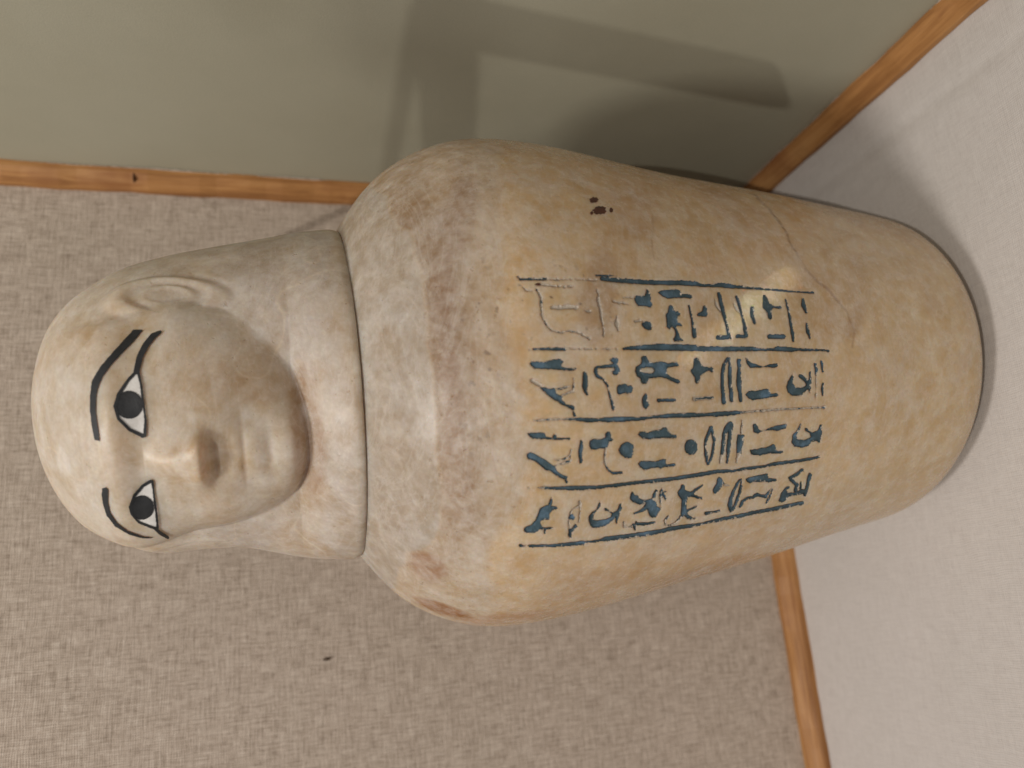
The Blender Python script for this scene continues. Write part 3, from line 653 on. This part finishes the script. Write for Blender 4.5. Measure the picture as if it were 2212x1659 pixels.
def crack(pts, w, seed):
    pa = np.array(pts, float); lo, hi = pa.min(0) - 12, pa.max(0) + 12
    m = ((pxg > lo) & (pxg < hi)).all(-1) & (np.cos(TH) > 0); q = cP[m]; out = np.zeros(TH.shape)
    P = pxg[m] + np.stack([fbm(q * 60, 3, seed), fbm(q * 60 + 9, 3, seed + 1)], -1) * 4.0
    dmin = np.full(len(q), 99.0)
    for a, b in zip(pa[:-1], pa[1:]): dmin = np.minimum(dmin, seg_dist(P, a, b))
    out[m] = sstep(w, w * 0.25, dmin) * np.clip(0.75 + 0.8 * fbm(q * 22, 2, seed + 3), 0.15, 1)
    return out
put((120, 78, 40), crack([(1635, 422), (1668, 455), (1700, 495), (1718, 535), (1745, 580)], 3.6, 11), .7)
put((138, 92, 48), crack([(1745, 580), (1790, 622), (1830, 668), (1852, 712), (1846, 748)], 4.2, 14), .6)
put((150, 104, 60), crack([(1418, 462), (1414, 520), (1421, 560)], 2.6, 17), .5)
put((170, 140, 110), crack([(1040, 905), (1062, 950), (1075, 1000), (1085, 1040)], 3.0, 18), .6)
# tiny dark pits around the worn first column
pa_, pb_ = blot(1200, 660, 120, 80, 0, .5, 12), blot(1035, 760, 40, 230, 0, .5, 13); pit = np.zeros(TH.shape)
pit[pa_ > 0] += sstep(0.50, 0.60, fbm(cP[pa_ > 0] * 150, 2, 101)) * pa_[pa_ > 0]
pit[pb_ > 0] += sstep(0.46, 0.56, fbm(cP[pb_ > 0] * 120, 2, 103)) * pb_[pb_ > 0] * 0.8
put((96, 66, 46), pit, .8)
ncap = len(V2) - nt * nz
colv = np.concatenate([np.clip(col, 0.02, 0.85).reshape(-1, 3), np.tile(tan_c, (ncap, 1))])
attr_col(me, 'tint', colv)
pol = np.clip(1 - mid * 0.85 - pale * 0.45, 0, 1)
attr(me, 'polish', np.concatenate([pol.ravel(), np.ones(ncap)]))
body = obj("body", me, MAT_BODY, jar)

# ---- blue pigment lying in the carving, one mesh per sign
def paint_sign(name, x0, y0, sd, wr, step=2, lift=0.00022 / S):
    g = sd[::step, ::step]; w = wr[::step, ::step]; nx, ny = g.shape
    cell = (g[:-1, :-1] + g[1:, :-1] + g[:-1, 1:] + g[1:, 1:]) / 4 < -0.6
    if not cell.any(): return
    gi = np.arange(nx * ny).reshape(nx, ny)
    Qs = np.stack([gi[:-1, :-1], gi[:-1, 1:], gi[1:, 1:], gi[1:, :-1]], -1)[cell]
    used = np.unique(Qs); remap = np.full(nx * ny, -1); remap[used] = np.arange(len(used))
    px = np.stack([x0 + (used // ny) * step, y0 + (used % ny) * step], -1).astype(float)
    th, z = body_hit(px); P = body_pt(th, z)
    sl = (rf(z + 1e-3) - rf(z - 1e-3)) / 2e-3
    N = np.stack([np.sin(th), -np.cos(th), -sl], -1); N /= np.linalg.norm(N, axis=-1, keepdims=True)
    u = 0.0009 / S * 0.30 * fbm(P * 7, 3, 31) * sstep(0.0, 0.05, z)
    P = P + N * (u - depth_at(px) + lift)[:, None]
    m = mesh_from(name, to_local(P), remap[Qs])
    attr(m, 'wear', w.ravel()[used]); attr(m, 'edge', sstep(-7, -1, g.ravel()[used]))
    obj(name, m, MAT_BLUE, jar)
for nm, (x0, y0, sd, wr) in GL: paint_sign(nm, x0, y0, sd, wr)

# dark residue spots on the right shoulder side of the jar
def residue(cx, cy, pts_r, seed):
    r = random.Random(seed); n = 22; ring_ = []
    for k in range(n):
        a = 2 * math.pi * k / n; q = pts_r[0] if abs(math.cos(a)) > 0.5 else pts_r[1]
        ring_.append((cx + math.cos(a) * pts_r[0] * (0.75 + 0.4 * r.random()), cy + math.sin(a) * pts_r[1] * (0.75 + 0.4 * r.random())))
    px = np.array([(cx, cy)] + ring_) / K
    th, z = body_hit(px); P = body_pt(th, z); N = np.stack([np.sin(th), -np.cos(th), 0 * th], -1)
    P = P + N * (0.0009 / S * 0.30 * fbm(P * 7, 3, 31) + 0.00018 / S)[:, None]; P[0] += N[0] * 0.0002 / S
    m = mesh_from("residue_spot", to_local(P), None, [(0, 1 + (k + 1) % n, 1 + k) for k in range(n)])
    obj("residue_spot", m, MAT_SPOT, jar)
residue(1302, 455, (15, 10), 1); residue(1289, 433, (10, 6), 2); residue(1327, 455, (4, 5), 3); residue(1285, 461, (3, 4), 4); residue(1169, 615, (6, 3), 5)

# ------------------------------------------------------------------ lid with the carved head
LZ = np.array([0.0, .006, .016, .04, .09, .14, .19, .235, .275, .305, .332, .352, .370, .384, .389]) * (0.383 / 0.389)
LR = np.array([.2215, .2246, .2256, .2246, .2175, .2095, .2015, .1932, .1815, .1668, .1490, .1280, .0975, .0525, .0020])
LTAU = 0.0660
FYAW = math.radians(16.5)
# profile by arc length
arc = np.concatenate([[0], np.cumsum(np.hypot(np.diff(LZ), np.diff(LR)))])
su = np.unique(np.concatenate([np.linspace(0, arc[3], 16), np.linspace(arc[3], arc[-1], 430)]))
pz, pr = ncub(arc, LZ)(su), np.maximum(ncub(arc, LR)(su), 0.0015)
tf = np.concatenate([np.linspace(-1.75, 1.75, 520), np.linspace(1.75, 2 * math.pi - 1.75, 110)[1:-1]])   # face-local angle, 0 = nose
T, U = np.meshgrid(tf, np.arange(len(su)), indexing='ij')
z = pz[U]; r = pr[U]
def G(x, z, x0, z0, sx, sz): return np.exp(-((x - x0) / sx) ** 2 - ((z - z0) / sz) ** 2)
# headcloth: hollowed behind and under the face, so that the chin and jaw stand free
aT = np.abs(T)
hol = 0.25 * np.exp(-np.abs(T / 0.76) ** 2.6) * np.clip(z / 0.075, 0, 1) ** 1.3 * sstep(0.27, 0.20, z)
hol = hol + 0.026 * np.exp(-((aT - 0.84) / 0.18) ** 2) * sstep(0.07, 0.15, z) * sstep(0.31, 0.22, z)
rw = r * (1 - hol)
# ears in low relief on the headcloth
ez, et = 0.208, 1.04
zr = z - ez; ar = (aT - et) * 0.195
ca, sa = math.cos(0.20), math.sin(0.20)
ea = zr * ca - ar * sa * -1.0; eb = ar * ca - zr * sa
q = np.sqrt((ea / 0.066) ** 2 + (eb / (0.029 + 0.006 * np.clip(ea / 0.06, -1, 1))) ** 2)
ear = 0.0044 * sstep(1.20, 0.82, q) - 0.0042 * sstep(0.82, 0.58, q) + 0.0026 * np.exp(-((q - 0.42) / 0.10) ** 2) * sstep(0.05, -0.02, ea) + 0.0025 * G(eb, ea, -0.014, -0.016, 0.007, 0.012)
ear = ear - 0.0012 * np.exp(-((q - 1.18) / 0.14) ** 2)
rw = rw + ear * np.where(T > 0, 0.85, 0.25)
rw = rw * (1 - 0.075 * np.exp(-((T + 1.45) / 0.55) ** 2) * np.exp(-((z - 0.165) / 0.060) ** 2))
# browband: a very slight step where the headcloth begins
hl = 0.300 - 0.55 * (aT ** 2) * 0.06
rw = rw + 0.0012 * sstep(hl - 0.003, hl + 0.004, z) * sstep(1.1, 0.8, aT) * sstep(0.36, 0.32, z)
x = rw * np.sin(T); d = rw * np.cos(T)
# face: its own front depth surface
wk = ncub(np.array([0.040, .058, .070, .086, .105, .125, .160, .20, .24, .28, .31, .36]), np.array([.012, .060, .082, .102, .117, .126, .136, .141, .142, .139, .132, .118]))
dk = ncub(np.array([0.040, .054, .064, .078, .095, .125, .160, .20, .24, .28, .31, .345, .37]), np.array([.128, .160, .180, .193, .1965, .198, .199, .1985, .1955, .1830, .1570, .1020, .030]))
def face_depth(x, z):
    w = np.maximum(wk(z), 1e-3) * (1 + 0.13 * np.tanh(x / 0.03) * sstep(0.27, 0.19, z)); dc = dk(z); rho = np.abs(x) / w
    pw = 0.50 + 0.14 * sstep(-0.03, 0.06, x); drop = 0.092 * (1 - np.clip(1 - np.minimum(rho, 1) ** 2.25, 0, 1) ** pw)
    f = dc - drop - 0.7 * np.maximum(rho - 1, 0)
    # nose
    tz = np.clip((z - 0.167) / (0.238 - 0.167), 0, 1)
    nh = 0.019 * (1 - tz) ** 0.85 * sstep(0.164, 0.182, z) + 0.003 * sstep(0.25, 0.20, z) * sstep(0.164, 0.182, z)
    nw = 0.0165 + 0.0110 * (1 - tz)
    f = f + nh * np.exp(-(np.abs(x) / nw) ** 2.0)
    f = f + 0.007 * (G(x, z, 0.021, 0.182, 0.012, 0.012) + G(x, z, -0.021, 0.182, 0.012, 0.012))
    f = f - 0.002 * (G(x, z, 0.012, 0.165, 0.006, 0.005) + G(x, z, -0.012, 0.165, 0.006, 0.005))
    # eye sockets, lids, brow ridge, cheeks
    for sx in (-1, 1):
        f = f - 0.0052 * G(x, z, sx * 0.050, 0.236, 0.036, 0.020) + 0.0050 * G(x, z, sx * 0.066, 0.238, 0.028, 0.015)
        f = f + 0.0030 * G(x, z, sx * 0.055, 0.272, 0.050, 0.014) + 0.0045 * G(x, z, sx * 0.068, 0.165, 0.034, 0.034)
        f = f - 0.0030 * G(x, z, sx * 0.040, 0.130, 0.014, 0.020)
    # mouth
    f = f + 0.0014 * np.exp(-((z - 0.1435) / 0.0085) ** 2) * np.exp(-(x / 0.036) ** 4) * (1 - 0.35 * G(x, z, 0, 0.138, 0.006, 0.02))
    f = f + 0.0017 * np.exp(-((z - 0.1225) / 0.0085) ** 2) * np.exp(-(x / 0.030) ** 4)
    f = f - 0.0012 * np.exp(-((z - 0.1335) / 0.0032) ** 2) * np.exp(-(x / 0.037) ** 4)
    f = f - 0.0020 * np.exp(-((z - 0.1050) / 0.006) ** 2) * np.exp(-(x / 0.03) ** 2)
    f = f + 0.0035 * G(x, z, 0, 0.082, 0.030, 0.016)
    f = f - 0.0018 * G(x, z, 0, 0.147, 0.006, 0.008)
    return f
fd = face_depth(x, z)
fade = np.where(np.cos(T) > 0, 0, 1)
fd = np.where(fade > 0, -1, fd)
kk = 0.007 + 0.007 * sstep(-0.05, 0.05, x) + 0.026 * sstep(0.20, 0.29, z)
h = np.clip(0.5 + 0.5 * (fd - d) / kk, 0, 1)
dn = d * (1 - h) + fd * h + kk * h * (1 - h)
dn = np.where((np.cos(T) > 0.02) & (z > 0.03), dn, d)
und = 0.0016 * fbm(np.stack([x, dn, z], -1) * 16, 3, 120)
x = x + und * np.sin(T); dn = dn + und * np.cos(T)
L = np.stack([x, -dn, z], -1)                       # lid-local, nose towards -y
# into the jar's frame: turn the face to the viewer's left, lean like the jar
def lid_to_world(Pl_):
    cy_, sy_ = math.cos(-FYAW), math.sin(-FYAW)
    X_ = Pl_[..., 0] * cy_ - Pl_[..., 1] * sy_; Y_ = Pl_[..., 0] * sy_ + Pl_[..., 1] * cy_; Z_ = Pl_[..., 2]
    ct_, st_ = math.cos(LTAU), math.sin(LTAU)
    X2 = X_ * ct_ - Z_ * st_; Z2 = X_ * st_ + Z_ * ct_
    return np.stack([X2 + LIDC[0], Y_ + LIDC[1], Z2 + LIDC[2]], -1)
LIDC = np.array([-0.0131, D0 - 0.0076, 0.9046])
W = lid_to_world(L)
nT, nU = T.shape
V = W.reshape(-1, 3); idx = np.arange(nT * nU).reshape(nT, nU); nxt = np.roll(idx, -1, 0)
Q = np.stack([idx[:, :-1], nxt[:, :-1], nxt[:, 1:], idx[:, 1:]], -1).reshape(-1, 4)
b0 = len(V)
under = lid_to_world(np.stack([0.05 * np.sin(tf), -0.05 * np.cos(tf), 0 * tf + 0.0], -1)); under2 = lid_to_world(np.array([[0, 0, 0.0]]))
ctop = lid_to_world(np.array([[0, 0, LZ[-1] + 0.0002]]))
V = np.concatenate([V, under, ctop]); u_i = np.arange(b0, b0 + nT)
Qb = np.stack([u_i, np.roll(u_i, -1), np.roll(idx[:, 0], -1), idx[:, 0]], -1)
Qt = np.stack([idx[:, -1], np.roll(idx[:, -1], -1), np.full(nT, b0 + nT), np.full(nT, b0 + nT)], -1)
lid = bpy.data.objects.new("jar_lid", None); COL.objects.link(lid)
lid["label"] = "pale alabaster lid carved as a human head with black painted eyes, resting on the jar"
lid["category"] = "lid"
lid_loc = LIDC * S + np.array([0, 0, 0.0012]); lid.location = lid_loc
Vl = to_local(V, lid_loc)
me = bpy.data.meshes.new("head")
allq = np.concatenate([Q, Qb]); tris = Qt[:, :3]
nq, n3 = len(allq), len(tris)
me.vertices.add(len(Vl)); me.vertices.foreach_set("co", Vl.astype(np.float32).ravel())
me.loops.add(nq * 4 + n3 * 3); me.loops.foreach_set("vertex_index", np.concatenate([allq.ravel(), tris.ravel()]).astype(np.int32))
me.polygons.add(nq + n3); me.polygons.foreach_set("loop_start", np.concatenate([np.arange(nq) * 4, nq * 4 + np.arange(n3) * 3]).astype(np.int32))
me.update(calc_edges=True); me.validate()
me.polygons.foreach_set("use_smooth", np.ones(len(me.polygons), bool))
cL = L
m1 = fbm(cL * 8, 4, 130); m2 = fbm(cL * 20, 4, 140); m3 = fbm(cL * np.array([6, 6, 12]) + 4, 4, 150)
base = np.array(lin(205, 192, 174)); grey = np.array(lin(180, 168, 160)); warm = np.array(lin(200, 170, 130))
cl = base * (1 + 0.12 * m1 + 0.10 * m2)[..., None]
isface = h * (np.cos(T) > 0)
cl = cl + (grey - cl) * (np.clip(0.75 - isface, 0, 1) * sstep(0.30, 0.10, z) * 0.85)[..., None]
cl = cl + (warm - cl) * (sstep(-0.05, 0.45, m3) * 0.45)[..., None]
cl = cl + (np.array(lin(196, 166, 124)) - cl) * (np.exp(-((aT - 0.86) / 0.16) ** 2) * sstep(0.16, 0.26, z) * 0.45)[..., None]  # brown shade painted into the trough between face and ears
cl = cl + (np.array(lin(226, 216, 204)) - cl) * (sstep(0.15, 0.45, m2) * 0.5)[..., None]
xl, zl = L[..., 0], L[..., 2]; wob = 0.10 * m2
def patch(c, m, k):
    global cl
    cl = cl + (np.array(lin(*c)) - cl) * np.clip(m * k, 0, 1)[..., None]
fr = isface > 0.4
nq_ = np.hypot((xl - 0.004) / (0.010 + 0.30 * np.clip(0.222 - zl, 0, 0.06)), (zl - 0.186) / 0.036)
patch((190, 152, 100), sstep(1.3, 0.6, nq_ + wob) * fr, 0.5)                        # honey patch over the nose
patch((224, 214, 198), sstep(1.1, 0.7, np.hypot(xl / 0.016, (zl - 0.196) / 0.014) + wob) * fr, 0.9)  # pale nose tip, its highlight painted in
patch((146, 96, 52), sstep(1.2, 0.7, np.hypot((xl - 0.008) / 0.085, (zl - 0.062) / 0.020) + 2 * wob) * (np.cos(T) > 0), 0.42)   # brown stain under the chin, with the chin's shade painted in
patch((180, 140, 92), sstep(1.2, 0.6, np.hypot((xl - 0.095) / 0.040, (zl - 0.115) / 0.055) + 2 * wob) * fr, 0.28)
patch((214, 200, 182), sstep(1.0, 0.5, np.hypot((xl + 0.05) / 0.05, (zl - 0.16) / 0.04) + 2 * wob) * fr, 0.5)
patch((232, 226, 218), sstep(0.9, 0.5, np.hypot((xl + 0.01) / 0.030, (zl - 0.327) / 0.012) + 3 * wob) * (np.cos(T) > 0), 0.45)  # painted highlight at the top of the forehead
vein = np.abs(fbm(cL * np.array([7, 7, 10]) + 1.7, 3, 160)); cl = cl + (np.array(lin(222, 208, 186)) - cl) * (sstep(0.022, 0.0, vein) * 0.45)[..., None]
clv = np.concatenate([np.clip(cl, 0.02, 0.85).reshape(-1, 3), np.tile(base, (len(Vl) - nT * nU, 1))])
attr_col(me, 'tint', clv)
attr(me, 'polish', np.concatenate([np.clip(0.55 + 0.6 * m1 + 0.25 * isface, 0, 1).ravel(), np.ones(len(Vl) - nT * nU)]))
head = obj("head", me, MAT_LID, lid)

# ---- painted eyes and brows: traced outlines laid on the carved face
fm = (np.abs(tf) < 1.5); ii = np.where(fm)[0]; jj = np.where(pz > 0.1)[0]
sub = W[ii[0]:ii[-1] + 1, jj[0]:jj[-1] + 1]; a_, b_ = sub.shape[:2]
si = np.arange(a_ * b_).reshape(a_, b_)
sq = np.stack([si[:-1, :-1], si[1:, :-1], si[1:, 1:], si[:-1, 1:]], -1).reshape(-1, 4)
bvh = BVHTree.FromPolygons([tuple(v) for v in sub.reshape(-1, 3).tolist()], [tuple(q_) for q_ in sq.tolist()])
ZS = 1500.0 / 1659.0
def full(p): return np.array(p, float) * ZS + np.array([0, 800.0])
def decal(name, sdf_fun, box, mat, lift, parent, step=2.0, rough=0.8):
    x0, y0 = box[0]; x1, y1 = box[1]
    gx, gy = np.meshgrid(np.arange(x0, x1, step), np.arange(y0, y1, step), indexing='ij'); P = np.stack([gx, gy], -1)
    sd = sdf_fun(P) + rough * fbm(np.stack([gx / 14, gy / 14, 0 * gx], -1), 2, 200)
    cell = (sd[:-1, :-1] + sd[1:, :-1] + sd[:-1, 1:] + sd[1:, 1:]) / 4 < 0
    gi = np.arange(gx.size).reshape(gx.shape)
    Qs = np.stack([gi[:-1, :-1], gi[:-1, 1:], gi[1:, 1:], gi[1:, :-1]], -1)[cell]
    used = np.unique(Qs); D = rays(P.reshape(-1, 2)[used]); pos = np.zeros((len(used), 3)); ok = np.ones(len(used), bool)
    for k in range(len(used)):
        loc, nor, _i, dist = bvh.ray_cast(Vector(CO), Vector(D[k]))
        if loc is None: ok[k] = False; continue
        if nor.dot(Vector(D[k])) > 0: nor = -nor
        pos[k] = np.array(loc) + np.array(nor) * lift / S
    rm = np.full(gx.size, -1); rm[used] = np.arange(len(used)); Qs = rm[Qs]; Qs = Qs[ok[Qs].all(1)]
    # drop stretched cells at the edge of what can be seen
    ln = np.linalg.norm(pos[Qs[:, 0]] - pos[Qs[:, 2]], axis=1); Qs = Qs[ln < 0.02]
    m = mesh_from(name, to_local(pos, lid_loc), Qs)
    o = obj(name, m, mat, parent)
    if parent is not lid: pass
    return o
def poly_fun(pts):
    p = full(pts); return lambda P: poly_sdf(P, p)
def line_fun(pts):
    p = full([(a, b) for a, b, _ in pts]); w = np.array([c for _, _, c in pts]) * ZS
    def f(P):
        q = np.full(P.shape[:-1], 99.0)
        for i in range(len(p) - 1): q = np.minimum(q, seg_dist(P, p[i], p[i + 1], w[i], w[i + 1]))
        return q
    return f
def bbox(pts, m=18):
    p = full([(a[0], a[1]) for a in pts]); return (p.min(0) - m, p.max(0) + m)
EYES = [
 (dict(white=[(612,735),(575,775),(535,835),(520,885),(535,938),(582,985),(642,1012),(655,1000),(650,940),(640,860),(632,790),(622,740)],
       liner=[[(612,735,12),(575,775,14),(535,835,16),(520,885,15),(535,938,14),(582,985,14),(642,1013,16)], [(650,1010,16),(652,940,9),(641,860,9),(633,790,10),(622,740,12)], [(614,735,26),(628,672,27),(655,620,27),(686,582,27),(716,564,14)]],
       pupil=((580,878),60), brow=[(600,553),(642,555),(600,605),(545,660),(500,710),(465,760),(445,810),(438,860),(438,910),(445,960),(455,1035),(432,1030),(420,970),(412,900),(412,840),(420,775),(455,715),(510,650),(560,595)]),
  "viewer right"),
 (dict(white=[(672,1208),(640,1228),(602,1272),(584,1320),(592,1350),(622,1385),(690,1410),(702,1408),(698,1360),(690,1300),(686,1250),(684,1212)],
       liner=[[(676,1207,14),(640,1227,13),(602,1270,13),(584,1320,12),(592,1350,11),(622,1385,10),(690,1411,10)], [(682,1208,12),(687,1250,9),(692,1300,9),(699,1360,9),(703,1410,10)], [(692,1411,14),(715,1432,16),(745,1450,14)]],
       pupil=((635,1322),52), brow=[(465,1240),(480,1235),(492,1245),(490,1300),(500,1345),(530,1390),(575,1425),(640,1448),(690,1454),(640,1457),(580,1440),(520,1405),(485,1360),(468,1310),(462,1270)]),
  "viewer left")]
for e, _side in EYES:
    eye = decal("eye", poly_fun(e['white']), bbox(e['white']), MAT_WHITE, 0.00022, lid)
    allp = [p for s in e['liner'] for p in s]
    fs = [line_fun(s) for s in e['liner']]
    lo = decal("eye_liner", lambda P: np.minimum.reduce([f(P) for f in fs]), bbox(allp), MAT_BLACK, 0.00046, eye, 1.6)
    (pcx, pcy), pr_ = e['pupil']; pc2 = full((pcx, pcy))
    pu = decal("pupil", lambda P: np.linalg.norm((P - pc2) * np.array([1.0, 1.0]), axis=-1) - pr_ * ZS, (pc2 - pr_ * ZS - 8, pc2 + pr_ * ZS + 8), MAT_BLACK, 0.00040, eye)
    bw = decal("eyebrow", poly_fun(e['brow']), bbox(e['brow']), MAT_BLACK, 0.00026, lid)

# speck on the linen, to the left of the jar
sp = rays(np.array([705 / K, 1424 / K])); nb = np.cross(UZ, UB); tt = ((C0 - CO) @ nb) / (sp @ nb); pt = (CO + tt * sp) * S
bm = bmesh.new(); bmesh.ops.create_icosphere(bm, subdivisions=2, radius=1.0)
for v in bm.verts: v.co = Vector((v.co.x * 0.0007 * (1 + 0.3 * math.sin(9 * v.co.z)), v.co.y * 0.0007, v.co.z * 0.0019 * (1 + 0.2 * math.sin(7 * v.co.x))))
me = bpy.data.meshes.new("dust_speck"); bm.to_mesh(me); bm.free()
o = obj("dust_speck", me, plain_paint('dark_lint', lin(70, 56, 44), lin(96, 80, 64), 0.9)); o.location = tuple(pt + nb * 0.0009)
o["label"] = "tiny dark speck of lint caught on the linen wall left of the jar"; o["category"] = "lint"
